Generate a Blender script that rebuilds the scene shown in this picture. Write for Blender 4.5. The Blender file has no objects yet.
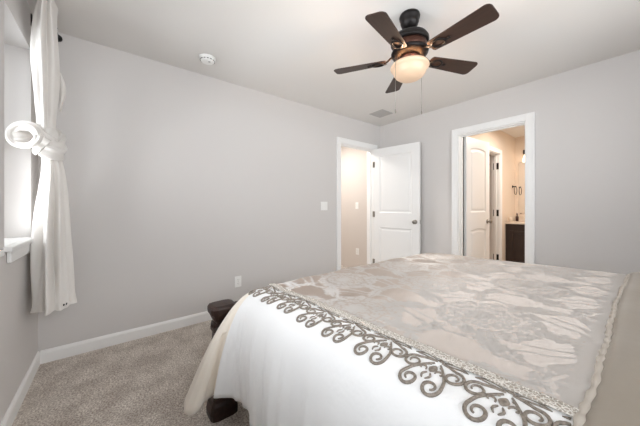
import bpy, bmesh, math, random
import numpy as np
from mathutils import Vector, Matrix
from mathutils.bvhtree import BVHTree

random.seed(7)
SC = bpy.context.scene
COL = SC.collection
PI = math.pi
H = 2.44            # ceiling height
LY = 3.854          # depth of the room, window wall to bathroom wall
RX = 3.55           # width of the room

# ------------------------------------------------------------------ camera
cam_d = bpy.data.cameras.new('camera')
cam = bpy.data.objects.new('camera', cam_d)
COL.objects.link(cam)
cam.location = (2.741, 0.428, 1.144)
cam.rotation_euler = (PI / 2, 0, 0.9011)
cam_d.sensor_width = 36.0
cam_d.lens = 36.0 * 261.0 / 640.0
cam_d.shift_y = -7.25 / 640.0
cam_d.clip_start = 0.02
SC.camera = cam

# ------------------------------------------------------------------ world, lights, exposure
SC.view_settings.view_transform = 'Standard'
SC.view_settings.look = 'None'
SC.view_settings.gamma = 1.0
SC.view_settings.exposure = 0.22
SC.view_settings.use_curve_mapping = False
SC.cycles.diffuse_bounces = 10          # a pale room: let the daylight bounce
SC.cycles.max_bounces = 14
W = bpy.data.worlds.new('sky')
SC.world = W
W.use_nodes = True
bg = W.node_tree.nodes['Background']
bg.inputs[0].default_value = (0.86, 0.93, 1.0, 1)
bg.inputs[1].default_value = 2.2


def area_light(name, loc, rot, sx, sy, power, col):
    d = bpy.data.lights.new(name, 'AREA')
    d.shape = 'RECTANGLE'
    d.size, d.size_y = sx, sy
    d.energy = power
    d.color = col
    o = bpy.data.objects.new(name, d)
    o.location = loc
    o.rotation_euler = rot
    COL.objects.link(o)
    return o


DAY = (0.98, 0.99, 1.0)
# sky at the small window; the rest is fill added for room and ceiling
area_light('sky_light_small_window', (0.80, -0.65, 1.65), (PI / 2, 0, math.radians(18)), 1.3, 1.5, 20, DAY)
area_light('ceiling_fill_small_window', (0.47, -0.70, 0.75), (math.radians(140), 0, 0), 1.2, 0.7, 46, DAY)
area_light('fill_light_wide_window', (2.1, -0.45, 1.65), (PI / 2, 0, 0), 2.6, 1.5, 22, DAY)
area_light('ceiling_fill_wide_window', (2.1, -0.75, 0.75), (math.radians(140), 0, 0), 2.6, 0.7, 42, DAY)
area_light('fill_light_side_window', (RX + 0.45, 1.75, 1.75), (PI / 2, 0, PI / 2), 3.0, 1.4, 66, DAY)
area_light('ceiling_fill_side_window', (RX + 0.75, 1.95, 0.85), (math.radians(140), 0, PI / 2), 2.6, 0.7, 26, DAY)
# lamps of the rooms beyond the two doors
area_light('hall_lamp', (-0.75, 3.0, 2.36), (0, 0, 0), 0.35, 0.35, 27, (1.0, 0.95, 0.90))
area_light('bathroom_lamp', (1.95, 5.1, 2.38), (0, 0, 0), 0.5, 0.5, 25, (1.0, 0.91, 0.82))


# ------------------------------------------------------------------ materials
def hexcol(r, g, b):
    f = lambda c: (c / 255.0 / 12.92) if c / 255.0 <= 0.04045 else ((c / 255.0 + 0.055) / 1.055) ** 2.4
    return (f(r), f(g), f(b), 1.0)


def mat(name, col, rough=0.6, metal=0.0, spec=0.5, bump=None, var=None, emit=None, trans=0.0, sheen=0.0):
    m = bpy.data.materials.new(name)
    m.use_nodes = True
    nt = m.node_tree
    b = nt.nodes['Principled BSDF']
    b.inputs['Base Color'].default_value = col
    b.inputs['Roughness'].default_value = rough
    b.inputs['Metallic'].default_value = metal
    b.inputs['Specular IOR Level'].default_value = spec
    if sheen:
        b.inputs['Sheen Weight'].default_value = sheen
    tc = nt.nodes.new('ShaderNodeTexCoord')
    if bump:
        sc, st, di = bump
        n = nt.nodes.new('ShaderNodeTexNoise')
        n.inputs['Scale'].default_value = sc
        n.inputs['Detail'].default_value = 3
        nt.links.new(tc.outputs['Object'], n.inputs['Vector'])
        bp = nt.nodes.new('ShaderNodeBump')
        bp.inputs['Strength'].default_value = st
        bp.inputs['Distance'].default_value = di
        nt.links.new(n.outputs['Fac'], bp.inputs['Height'])
        nt.links.new(bp.outputs['Normal'], b.inputs['Normal'])
    if var:
        sc, col2, st = var[:3]
        n = nt.nodes.new('ShaderNodeTexNoise')
        n.inputs['Scale'].default_value = sc
        n.inputs['Detail'].default_value = 4
        mp = nt.nodes.new('ShaderNodeMapping')
        if len(var) > 3:
            mp.inputs['Scale'].default_value = var[3]
        nt.links.new(tc.outputs['Object'], mp.inputs['Vector'])
        nt.links.new(mp.outputs['Vector'], n.inputs['Vector'])
        rp = nt.nodes.new('ShaderNodeValToRGB')
        rp.color_ramp.elements[0].position = 0.5 - st
        rp.color_ramp.elements[1].position = 0.5 + st
        rp.color_ramp.elements[0].color = col
        rp.color_ramp.elements[1].color = col2
        nt.links.new(n.outputs['Fac'], rp.inputs['Fac'])
        nt.links.new(rp.outputs['Color'], b.inputs['Base Color'])
    if emit:
        b.inputs['Emission Color'].default_value = emit[0]
        b.inputs['Emission Strength'].default_value = emit[1]
    if trans:
        out = nt.nodes['Material Output']
        tr = nt.nodes.new('ShaderNodeBsdfTranslucent')
        tr.inputs['Color'].default_value = col
        mx = nt.nodes.new('ShaderNodeMixShader')
        mx.inputs[0].default_value = trans
        nt.links.new(b.outputs[0], mx.inputs[1])
        nt.links.new(tr.outputs[0], mx.inputs[2])
        nt.links.new(mx.outputs[0], out.inputs['Surface'])
    return m


M_WALL = mat('wall_paint', hexcol(208, 205, 203), 0.85, spec=0.25, bump=(160, 0.12, 0.002))
M_CEIL = mat('ceiling_paint', hexcol(222, 220, 217), 0.9, spec=0.2, bump=(120, 0.12, 0.002))
M_TRIM = mat('white_trim_paint', hexcol(236, 236, 235), 0.4, spec=0.4)
M_DOOR = mat('white_door_paint', hexcol(234, 234, 233), 0.38, spec=0.45)
M_HALL = mat('hall_paint', hexcol(210, 203, 197), 0.85, spec=0.25)
M_BATH = mat('bathroom_paint', hexcol(222, 208, 193), 0.8, spec=0.3)
M_NICKEL = mat('satin_nickel', hexcol(150, 145, 138), 0.32, metal=1.0)
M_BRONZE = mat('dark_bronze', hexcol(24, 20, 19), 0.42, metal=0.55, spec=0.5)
M_COPPER = mat('copper_band', hexcol(74, 46, 36), 0.4, metal=0.7)
M_BLACK = mat('black_metal', hexcol(24, 22, 22), 0.5, metal=0.3)
M_PLASTIC = mat('white_plastic', hexcol(238, 238, 236), 0.35)
M_SLOT = mat('dark_slot', hexcol(60, 58, 56), 0.6)
M_VENT = mat('vent_grey', hexcol(176, 174, 172), 0.5)
M_VOID = mat('vent_duct', hexcol(70, 70, 70), 0.9)
M_BLADE = mat('walnut_blade', hexcol(42, 27, 21), 0.5, var=(9, hexcol(60, 41, 32), 0.25, (1, 9, 9)))
M_WOOD = mat('dark_mahogany', hexcol(32, 21, 17), 0.45, spec=0.4, var=(7, hexcol(58, 36, 28), 0.28, (1, 8, 8)))
M_CAB = mat('espresso_cabinet', hexcol(40, 28, 23), 0.42, var=(6, hexcol(54, 39, 31), 0.28, (8, 8, 1)))
M_STONE = mat('cream_countertop', hexcol(226, 214, 200), 0.25, var=(30, hexcol(210, 195, 178), 0.2))
M_CURTAIN = mat('white_cotton', hexcol(232, 229, 225), 0.9, spec=0.15, bump=(220, 0.25, 0.002), trans=0.14, sheen=0.15)
M_WHITE = mat('white_satin', hexcol(240, 240, 240), 0.5, spec=0.3, bump=(14, 0.16, 0.02), sheen=0.25)
M_TAUPE = mat('taupe_satin', hexcol(146, 135, 121), 0.5, spec=0.35, bump=(9, 0.12, 0.02), sheen=0.2)
M_CORD = mat('taupe_cord', hexcol(112, 102, 92), 0.45, var=(160, hexcol(146, 136, 125), 0.15))
M_HEM = mat('hem_satin', hexcol(182, 173, 162), 0.5, spec=0.35)
M_LINING = mat('cream_lining', hexcol(240, 232, 220), 0.6, spec=0.25, sheen=0.2)
M_MATTRESS = mat('mattress_ticking', hexcol(225, 222, 216), 0.8)
M_GLASSBOTTLE = mat('dark_bottle_glass', hexcol(52, 26, 24), 0.15)
M_CUP = mat('beige_ceramic', hexcol(204, 186, 166), 0.4)
M_BRAID = None


def carpet_mat():
    m = bpy.data.materials.new('carpet_pile')
    m.use_nodes = True
    nt = m.node_tree
    b = nt.nodes['Principled BSDF']
    b.inputs['Roughness'].default_value = 0.95
    b.inputs['Specular IOR Level'].default_value = 0.1
    b.inputs['Sheen Weight'].default_value = 0.3
    tc = nt.nodes.new('ShaderNodeTexCoord')

    def noise(sc, det):
        n = nt.nodes.new('ShaderNodeTexNoise')
        n.inputs['Scale'].default_value = sc
        n.inputs['Detail'].default_value = det
        n.inputs['Roughness'].default_value = 0.65
        nt.links.new(tc.outputs['Object'], n.inputs['Vector'])
        return n
    fine, big = noise(105, 4), noise(5.5, 3)
    r = nt.nodes.new('ShaderNodeValToRGB')
    r.color_ramp.elements[0].position, r.color_ramp.elements[1].position = 0.38, 0.64
    r.color_ramp.elements[0].color = hexcol(160, 146, 134)
    r.color_ramp.elements[1].color = hexcol(246, 239, 229)
    nt.links.new(fine.outputs['Fac'], r.inputs['Fac'])
    r2 = nt.nodes.new('ShaderNodeValToRGB')
    r2.color_ramp.elements[0].position, r2.color_ramp.elements[1].position = 0.38, 0.6
    r2.color_ramp.elements[0].color = (0.72, 0.69, 0.67, 1)
    r2.color_ramp.elements[1].color = (1, 1, 1, 1)
    nt.links.new(big.outputs['Fac'], r2.inputs['Fac'])
    mx = nt.nodes.new('ShaderNodeMix')
    mx.data_type = 'RGBA'
    mx.blend_type = 'MULTIPLY'
    mx.inputs[0].default_value = 1.0
    nt.links.new(r.outputs['Color'], mx.inputs[6])
    nt.links.new(r2.outputs['Color'], mx.inputs[7])
    nt.links.new(mx.outputs[2], b.inputs['Base Color'])
    bp = nt.nodes.new('ShaderNodeBump')
    bp.inputs['Strength'].default_value = 0.8
    bp.inputs['Distance'].default_value = 0.012
    nt.links.new(fine.outputs['Fac'], bp.inputs['Height'])
    nt.links.new(bp.outputs['Normal'], b.inputs['Normal'])
    return m


def glass_mat():
    m = bpy.data.materials.new('window_glass')
    m.use_nodes = True
    nt = m.node_tree
    nt.nodes.remove(nt.nodes['Principled BSDF'])
    out = nt.nodes['Material Output']
    t = nt.nodes.new('ShaderNodeBsdfTransparent')
    g = nt.nodes.new('ShaderNodeBsdfGlossy')
    g.inputs['Roughness'].default_value = 0.02
    fr = nt.nodes.new('ShaderNodeFresnel')
    fr.inputs['IOR'].default_value = 1.45
    mx = nt.nodes.new('ShaderNodeMixShader')
    nt.links.new(fr.outputs[0], mx.inputs[0])
    nt.links.new(t.outputs[0], mx.inputs[1])
    nt.links.new(g.outputs[0], mx.inputs[2])
    nt.links.new(mx.outputs[0], out.inputs['Surface'])
    return m


def mirror_mat():
    return mat('mirror_silver', (0.88, 0.88, 0.87, 1), 0.02, metal=1.0)


def damask_mat():
    """Satin damask: the ground's threads run along the bed, those of the woven figure across it."""
    m = bpy.data.materials.new('satin_damask')
    m.use_nodes = True
    nt = m.node_tree
    nt.nodes.remove(nt.nodes['Principled BSDF'])
    a = nt.nodes.new('ShaderNodeAttribute')
    a.attribute_name = 'figure'
    tg = nt.nodes.new('ShaderNodeTangent')
    tg.direction_type = 'UV_MAP'
    tg.uv_map = 'weave'

    def satin(dif, spec, rot, share):
        d = nt.nodes.new('ShaderNodeBsdfDiffuse')
        d.inputs['Color'].default_value = dif
        g = nt.nodes.new('ShaderNodeBsdfAnisotropic')
        g.inputs['Color'].default_value = spec
        g.inputs['Roughness'].default_value = 0.50
        g.inputs['Anisotropy'].default_value = 0.72
        g.inputs['Rotation'].default_value = rot
        nt.links.new(tg.outputs[0], g.inputs['Tangent'])
        x = nt.nodes.new('ShaderNodeMixShader')
        x.inputs[0].default_value = share
        nt.links.new(d.outputs[0], x.inputs[1])
        nt.links.new(g.outputs[0], x.inputs[2])
        return x
    ground = satin(hexcol(158, 136, 120), (0.98, 0.96, 0.93, 1), 0.0, 0.46)
    figure = satin(hexcol(196, 190, 184), (0.92, 0.92, 0.92, 1), 0.25, 0.40)
    mx = nt.nodes.new('ShaderNodeMixShader')
    nt.links.new(a.outputs['Fac'], mx.inputs[0])
    nt.links.new(ground.outputs[0], mx.inputs[1])
    nt.links.new(figure.outputs[0], mx.inputs[2])
    nt.links.new(mx.outputs[0], nt.nodes['Material Output'].inputs['Surface'])
    return m


def braid_mat():
    m = bpy.data.materials.new('woven_braid')
    m.use_nodes = True
    nt = m.node_tree
    b = nt.nodes['Principled BSDF']
    b.inputs['Roughness'].default_value = 0.6
    tc = nt.nodes.new('ShaderNodeTexCoord')
    v = nt.nodes.new('ShaderNodeTexVoronoi')
    v.feature = 'DISTANCE_TO_EDGE'
    v.inputs['Scale'].default_value = 130
    nt.links.new(tc.outputs['Object'], v.inputs['Vector'])
    r = nt.nodes.new('ShaderNodeValToRGB')
    r.color_ramp.elements[0].position, r.color_ramp.elements[1].position = 0.04, 0.16
    r.color_ramp.elements[0].color = hexcol(222, 217, 210)
    r.color_ramp.elements[1].color = hexcol(160, 150, 138)
    nt.links.new(v.outputs['Distance'], r.inputs['Fac'])
    nt.links.new(r.outputs['Color'], b.inputs['Base Color'])
    bp = nt.nodes.new('ShaderNodeBump')
    bp.inputs['Strength'].default_value = 0.6
    bp.inputs['Distance'].default_value = 0.003
    bp.invert = True
    nt.links.new(v.outputs['Distance'], bp.inputs['Height'])
    nt.links.new(bp.outputs['Normal'], b.inputs['Normal'])
    return m


M_CARPET = carpet_mat()
M_GLASS = glass_mat()
M_MIRROR = mirror_mat()
M_DAMASK = damask_mat()
M_BRAID = braid_mat()
M_BOWL = mat('alabaster_glass', hexcol(196, 168, 142), 0.4, emit=((1.0, 0.74, 0.52, 1), 0.20))
M_SHADE = mat('lit_glass_shade', hexcol(250, 240, 225), 0.3, emit=((1.0, 0.80, 0.60, 1), 3.0))


# ------------------------------------------------------------------ mesh helpers
class MB:
    """Collects shapes and links them as one mesh object."""

    def __init__(self):
        self.bm = bmesh.new()

    def _add(self, verts, faces, mtx=None, smooth=False):
        vs = [self.bm.verts.new((mtx @ Vector(v)) if mtx else Vector(v)) for v in verts]
        for f in faces:
            try:
                fc = self.bm.faces.new([vs[i] for i in f])
                fc.smooth = smooth
            except ValueError:
                pass
        return vs

    def box(self, x0, x1, y0, y1, z0, z1, bevel=0.0, mtx=None, seg=2):
        v = [(x0, y0, z0), (x1, y0, z0), (x1, y1, z0), (x0, y1, z0),
             (x0, y0, z1), (x1, y0, z1), (x1, y1, z1), (x0, y1, z1)]
        f = [(3, 2, 1, 0), (4, 5, 6, 7), (0, 1, 5, 4), (1, 2, 6, 5), (2, 3, 7, 6), (3, 0, 4, 7)]
        vs = self._add(v, f, mtx)
        if bevel > 0:
            ed = {e for q in vs for e in q.link_edges}
            bmesh.ops.bevel(self.bm, geom=list(ed), offset=bevel, segments=seg, affect='EDGES', profile=0.5)
        return self

    def lathe(self, prof, n=40, mtx=None, smooth=True):
        """prof: list of (radius, z), spun about z; radius 0 closes the end."""
        rows = []
        for r, z in prof:
            if r <= 1e-6:
                rows.append([self.bm.verts.new((mtx @ Vector((0, 0, z))) if mtx else (0, 0, z))])
            else:
                row = []
                for i in range(n):
                    a = 2 * PI * i / n
                    p = Vector((r * math.cos(a), r * math.sin(a), z))
                    row.append(self.bm.verts.new(mtx @ p if mtx else p))
                rows.append(row)
        for a, b in zip(rows, rows[1:]):
            for i in range(n):
                j = (i + 1) % n
                if len(a) == 1 and len(b) == 1:
                    break
                if len(a) == 1:
                    f = (a[0], b[j], b[i])
                elif len(b) == 1:
                    f = (a[i], a[j], b[0])
                else:
                    f = (a[i], a[j], b[j], b[i])
                fc = self.bm.faces.new(f)
                fc.smooth = smooth
        return self

    def tube(self, pts, rad, n=8, closed=False, flat=1.0, up=None):
        pts = [Vector(p) for p in pts]
        m = len(pts)
        rad = rad if isinstance(rad, (list, tuple)) else [rad] * m
        rows = []
        ref = Vector(up) if up else None
        for i, p in enumerate(pts):
            if closed:
                t = pts[(i + 1) % m] - pts[i - 1]
            else:
                t = pts[min(i + 1, m - 1)] - pts[max(i - 1, 0)]
            t.normalize()
            if ref is None:
                ref = Vector((0, 0, 1)) if abs(t.z) < 0.9 else Vector((1, 0, 0))
            s = t.cross(ref)
            if s.length < 1e-6:
                s = t.orthogonal()
            s.normalize()
            u = s.cross(t).normalized()
            if up is None:
                ref = u
            rows.append([self.bm.verts.new(p + (s * math.cos(2 * PI * k / n) + u * flat * math.sin(2 * PI * k / n)) * rad[i])
                         for k in range(n)])
        q = m if closed else m - 1
        for i in range(q):
            a, b = rows[i], rows[(i + 1) % m]
            for k in range(n):
                fc = self.bm.faces.new((a[k], a[(k + 1) % n], b[(k + 1) % n], b[k]))
                fc.smooth = True
        if not closed:
            self.bm.faces.new(rows[0][::-1])
            self.bm.faces.new(rows[-1])
        return self

    def grid(self, rows, closed=False, smooth=True):
        """rows: list of equally long point rows."""
        vr = [[self.bm.verts.new(Vector(p)) for p in r] for r in rows]
        n = len(vr[0])
        for a, b in zip(vr, vr[1:]):
            for i in range(n if closed else n - 1):
                j = (i + 1) % n
                fc = self.bm.faces.new((a[i], a[j], b[j], b[i]))
                fc.smooth = smooth
        return vr

    def prism(self, outline, axis, a, b, bevel=0.0):
        """2-D outline extruded along axis 'x','y' or 'z' from a to b."""
        def P(u, v, w):
            return {'x': (w, u, v), 'y': (u, w, v), 'z': (u, v, w)}[axis]
        n = len(outline)
        v = [P(u, w, a) for u, w in outline] + [P(u, w, b) for u, w in outline]
        f = [tuple(range(n))[::-1], tuple(range(n, 2 * n))]
        f += [(i, (i + 1) % n, n + (i + 1) % n, n + i) for i in range(n)]
        vs = self._add(v, f)
        if bevel > 0:
            cap = [e for q in vs for e in q.link_edges]
            bmesh.ops.bevel(self.bm, geom=list(set(cap)), offset=bevel, segments=2, affect='EDGES', profile=0.5)
        return self

    def build(self, name, material, parent=None, normals=True):
        if normals:
            bmesh.ops.recalc_face_normals(self.bm, faces=self.bm.faces[:])
        me = bpy.data.meshes.new(name)
        self.bm.to_mesh(me)
        self.bm.free()
        me.materials.append(material)
        o = bpy.data.objects.new(name, me)
        COL.objects.link(o)
        if parent:
            o.parent = parent
        return o


def tag(o, label=None, cat=None, group=None, kind=None):
    if label:
        o['label'] = label
    if cat:
        o['category'] = cat
    if group:
        o['group'] = group
    if kind:
        o['kind'] = kind
    return o


def thing(name, loc, label, cat, rz=0.0, group=None, kind=None):
    o = bpy.data.objects.new(name, None)
    o.empty_display_size = 0.05
    COL.objects.link(o)
    o.location = loc
    o.rotation_euler = (0, 0, rz)
    return tag(o, label, cat, group, kind)


def struct(name, mb, material, label, cat):
    return tag(mb.build(name, material), label, cat, kind='structure')


def spline(pts, n):
    """Catmull-Rom through pts (tuples), n samples."""
    P = np.array(pts, float)
    m = len(P)
    out = []
    for k in range(n):
        t = k / (n - 1) * (m - 1)
        i = min(int(t), m - 2)
        f = t - i
        p0, p1, p2, p3 = P[max(i - 1, 0)], P[i], P[i + 1], P[min(i + 2, m - 1)]
        out.append(0.5 * ((2 * p1) + (-p0 + p2) * f + (2 * p0 - 5 * p1 + 4 * p2 - p3) * f * f + (-p0 + 3 * p1 - 3 * p2 + p3) * f ** 3))
    return np.array(out)


# ------------------------------------------------------------------ the room shell
HT = 0.12
ED0, ED1, EDH = 2.965, 3.690, 2.045          # entry door opening (in y, height)
BD0, BD1, BDH = 1.232, 1.935, 2.045          # bathroom door opening (in x, height)
WX0, WX1, WZ0, WZ1 = 0.196, 0.735, 0.925, 2.175   # the small window in view
W2 = (0.92, 3.25, 0.925, 2.175)              # unseen wide window added in the same wall to let in fill light
W3 = (0.40, 3.15, 1.05, 2.175)               # unseen window added in the right wall (in y) for fill light
WT = 0.15

struct('floor', MB().box(-1.7, RX + .15, -.15, 6.6, -0.1, 0.0), M_CARPET, 'taupe speckled cut-pile bedroom carpet', 'carpet')
struct('ceiling', MB().box(-1.7, RX + .15, -.15, 6.6, H, H + .1), M_CEIL, 'plain off-white painted ceiling over the bedroom', 'ceiling')

wl = MB()
wl.box(-HT, 0, -WT, ED0, 0, H)
wl.box(-HT, 0, ED0, ED1, EDH, H)
wl.box(-HT, 0, ED1, LY + HT, 0, H)
struct('wall_left', wl, M_WALL, 'light grey long wall with the entry door at its far end', 'wall')
wb = MB()
wb.box(0, BD0, LY, LY + HT, 0, H)
wb.box(BD0, BD1, LY, LY + HT, BDH, H)
wb.box(BD1, RX, LY, LY + HT, 0, H)
struct('wall_back', wb, M_WALL, 'light grey far wall holding the bathroom doorway', 'wall')
ww = MB()
for a, b in ((0, WX0), (WX1, W2[0]), (W2[1], RX)):
    ww.box(a, b, -WT, 0, 0, H)
for a, b, z0, z1 in ((WX0, WX1, WZ0, WZ1), W2):
    ww.box(a, b, -WT, 0, 0, z0)
    ww.box(a, b, -WT, 0, z1, H)
struct('wall_window', ww, M_WALL, 'grey wall at the left edge holding the curtained window', 'wall')
wr = MB()
wr.box(RX, RX + WT, -WT, W3[0], 0, H)
wr.box(RX, RX + WT, W3[1], LY + HT, 0, H)
wr.box(RX, RX + WT, W3[0], W3[1], 0, W3[2])
wr.box(RX, RX + WT, W3[0], W3[1], W3[3], H)
struct('wall_right', wr, M_WALL, 'grey wall behind the head of the bed', 'wall')

BB = 0.094
bbp = [(0, 0), (0.014, 0), (0.014, BB - 0.02), (0.009, BB - 0.006), (0.005, BB), (0, BB)]


def baseboard(name, axis, a, b, off, sign, label):
    m = MB()
    m.prism([(off + sign * u, v) for u, v in bbp], axis, a, b)
    struct(name, m, M_TRIM, label, 'baseboard')


baseboard('baseboard_left', 'y', 0.014, ED0 - 0.075, 0, 1, 'white baseboard along the long left wall')
baseboard('baseboard_window', 'x', 0, RX, 0, 1, 'white baseboard under the curtained window')
mbb = MB()
mbb.prism([(LY - u, v) for u, v in bbp], 'x', 0.0, BD0 - 0.077)
mbb.prism([(LY - u, v) for u, v in bbp], 'x', BD1 + 0.065, RX)
struct('baseboard_back', mbb, M_TRIM, 'white baseboard along the wall with the bathroom door', 'baseboard')


def casing_profile(w):
    return [(0, 0), (w, 0), (w, 0.008), (w - 0.012, 0.016), (0.016, 0.018), (0.006, 0.012), (0, 0.010)]


# entry door casing and jamb on the left wall
def door_trim(name, plane, o0, o1, top, w, face, back, label):
    """plane 'x': wall face at x=face seen from +x; plane 'y': wall face at y=face seen from -y."""
    m = MB()

    def bx(u0, u1, d0, d1, z0, z1, bev=0.003):
        d0, d1 = min(d0, d1), max(d0, d1)
        if plane == 'x':
            m.box(d0, d1, u0, u1, z0, z1, bev)
        else:
            m.box(u0, u1, d0, d1, z0, z1, bev)
    s = 1 if plane == 'x' else -1
    for f, sg in ((face, s), (back, -s)):
        bx(o0 - w, o0 + .004, f, f + sg * .018, 0, top + w)
        bx(o1 - .004, o1 + w, f, f + sg * .018, 0, top + w)
        bx(o0 + .004, o1 - .004, f, f + sg * .018, top - .004, top + w)
        bx(o0 - w, o0 - w + .02, f + sg * .016, f + sg * .023, 0, top + w)
        bx(o1 + w - .02, o1 + w, f + sg * .016, f + sg * .023, 0, top + w)
        bx(o0 - w + .02, o1 + w - .02, f + sg * .016, f + sg * .023, top + w - .02, top + w)
    bx(o0, o0 + .016, back, face, 0, top, 0)
    bx(o1 - .016, o1, back, face, 0, top, 0)
    bx(o0 + .016, o1 - .016, back, face, top - .016, top, 0)
    mid = (back + face) / 2
    bx(o0 + .016, o0 + .027, mid - .018, mid + .018, 0, top - .016, 0)
    bx(o1 - .027, o1 - .016, mid - .018, mid + .018, 0, top - .016, 0)
    bx(o0 + .027, o1 - .027, mid - .018, mid + .018, top - .027, top - .016, 0)
    return struct(name, m, M_TRIM, label, 'door frame')


door_trim('trim_1', 'x', ED0, ED1, EDH, 0.070, 0.0, -HT, 'white casing around the entry doorway of the left wall')
door_trim('trim_2', 'y', BD0, BD1, BDH, 0.070, LY, LY + HT, 'white casing around the bathroom doorway')


# ------------------------------------------------------------------ doors
def panel_outline(x0, x1, z0, z1, arch, off):
    x0, x1, z0, z1 = x0 + off, x1 - off, z0 + off, z1 - off
    pts = [(x0, z0), (x1, z0)]
    n = 10
    for i in range(n + 1):
        t = i / n
        x = x1 + (x0 - x1) * t
        pts.append((x, z1 - arch + arch * math.sin(PI * t)))
    return pts


def door_leaf(root, w, h, arch, material, panels, th=0.035):
    m = MB()
    bm = m.bm
    for sg in (-1, 1):
        yf = sg * th / 2
        outer = [bm.verts.new((x, yf, z)) for x, z in ((0, 0), (w, 0), (w, h), (0, h))]
        edges = [bm.edges.new((outer[i], outer[(i + 1) % 4])) for i in range(4)]
        for (x0, x1, z0, z1) in panels:
            rings = []
            for off, dep in ((0, 0), (.012, .009), (.030, .009), (.046, .004)):
                rings.append([bm.verts.new((x, yf - sg * dep, z)) for x, z in panel_outline(x0, x1, z0, z1, arch, off)])
            n = len(rings[0])
            for i in range(n):
                edges.append(bm.edges.new((rings[0][i], rings[0][(i + 1) % n])))
            for a, b in zip(rings, rings[1:]):
                for i in range(n):
                    bm.faces.new((a[i], a[(i + 1) % n], b[(i + 1) % n], b[i]))
            bm.faces.new(rings[-1])
        bmesh.ops.triangle_fill(bm, use_beauty=True, use_dissolve=False, edges=edges)
    m.box(0, w, -th / 2 + .0005, th / 2 - .0005, 0, 0.001)
    m.box(0, w, -th / 2 + .0005, th / 2 - .0005, h - .001, h)
    m.box(0, .001, -th / 2 + .0005, th / 2 - .0005, 0, h)
    m.box(w - .001, w, -th / 2 + .0005, th / 2 - .0005, 0, h)
    return m.build('door_panel', material, root)


def knob(parent, x, z, th=0.035, name='door_handle'):
    m = MB()
    for sg in (-1, 1):
        mt = Matrix.Translation((x, sg * th / 2, z)) @ Matrix.Rotation(-sg * PI / 2, 4, 'X')
        m.lathe([(0, 0), (.031, 0), (.031, .004), (.026, .008), (.011, .010), (.010, .024), (.016, .027),
                 (.026, .034), (.028, .043), (.024, .052), (.012, .056), (0, .057)], 24, mt)
    m.box(x + .0, x + .062, -.010, .010, z - .028, z + .028)
    return m.build(name, M_NICKEL, parent)


def hinges(parent, zs, material, y=0.0):
    for z in zs:
        m = MB()
        mt = Matrix.Translation((0.0, y, z - .045))
        m.lathe([(0, 0), (.0065, 0), (.0065, .03), (.0060, .0305), (.0065, .031), (.0065, .06), (.0060, .0605), (.0065, .061), (.0065, .09), (0, .09)], 12, mt)
        m.box(0.002, .030, min(y, 0) , max(y, 0), z - .044, z + .044)
        m.build('hinge', material, parent)


EW = 0.742
d1 = thing('door_1', (0.020, ED1 - .018, 0.012), 'white two-panel entry door standing open against the far wall', 'door', math.atan2(0.105, 0.712), kind='structure')
door_leaf(d1, EW, 2.022, 0.0, M_DOOR, [(.112, EW - .112, 1.025, 1.905), (.112, EW - .112, .24, .80)])
knob(d1, EW - .062, .905)
hinges(d1, (.25, 1.0, 1.78), M_NICKEL, -.022)

BW = 0.605
d2 = thing('door_2', (BD0 + .034, LY + HT + .004, 0.012), 'white bathroom door with arched panels opened into the bathroom', 'door', math.radians(84.5), kind='structure')
door_leaf(d2, BW, 2.022, 0.022, M_DOOR, [(.105, BW - .105, 1.045, 1.905), (.105, BW - .105, .24, .83)])
knob(d2, BW - .060, .915)
hinges(d2, (.25, 1.02, 1.80), M_BLACK, 0.024)
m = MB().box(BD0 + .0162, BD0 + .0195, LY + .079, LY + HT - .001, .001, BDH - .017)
js = m.build('jamb_gap_shade', M_BRONZE, d2)  # dark strip on the jamb standing in for the shaded gap beside the leaf
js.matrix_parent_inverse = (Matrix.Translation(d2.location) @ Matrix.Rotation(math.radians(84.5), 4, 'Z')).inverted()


# ------------------------------------------------------------------ windows
def window(name, x0, x1, z0, z1, label, axis='x', base=0.0):
    r = thing(name, (0, 0, 0), label, 'window', kind='structure')

    def bx(m, a, b, d0, d1, z0_, z1_, bev=.002):
        if axis == 'x':
            m.box(a, b, -d1, -d0, z0_, z1_, bev)
        else:
            m.box(base + d0, base + d1, a, b, z0_, z1_, bev)
    f = MB()
    for a, b, c, d in ((x0, x0 + .04, z0, z1), (x1 - .04, x1, z0, z1), (x0 + .04, x1 - .04, z0, z0 + .04), (x0 + .04, x1 - .04, z1 - .04, z1)):
        bx(f, a, b, .115, .150, c, d)
    zm = (z0 + z1) / 2
    bx(f, x0 + .04, x1 - .04, .118, .145, zm - .02, zm + .02)
    f.build('window_frame', M_TRIM, r)
    g = MB()
    bx(g, x0 + .04, x1 - .04, .130, .134, z0 + .04, zm - .02, 0)
    bx(g, x0 + .04, x1 - .04, .130, .134, zm + .02, z1 - .04, 0)
    g.build('window_pane', M_GLASS, r)
    s = MB()
    bx(s, x0 + .002, x1 - .002, -.0005, .114, z0 + .0005, z0 + .014, 0)
    bx(s, x0 - .035, x1 + .035, -.034, -.001, z0 - .012, z0 + .014, .005)
    s.build('window_sill', M_TRIM, r)
    a = MB()
    bx(a, x0 - .012, x1 - .030, -.017, -.001, z0 - .075, z0 - .0125, .003)
    a.build('sill_apron', M_TRIM, r)
    return r


window('window_1', WX0, WX1, WZ0, WZ1, 'bright narrow window with a white sill beside the knotted curtain')
window('added_window_2', W2[0], W2[1], W2[2], W2[3], 'added wide window beside the bed, outside the picture, for fill light')
window('added_window_3', W3[0], W3[1], W3[2], W3[3], 'added window over the head of the bed, outside the picture, for fill light', axis='y', base=RX)

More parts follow.
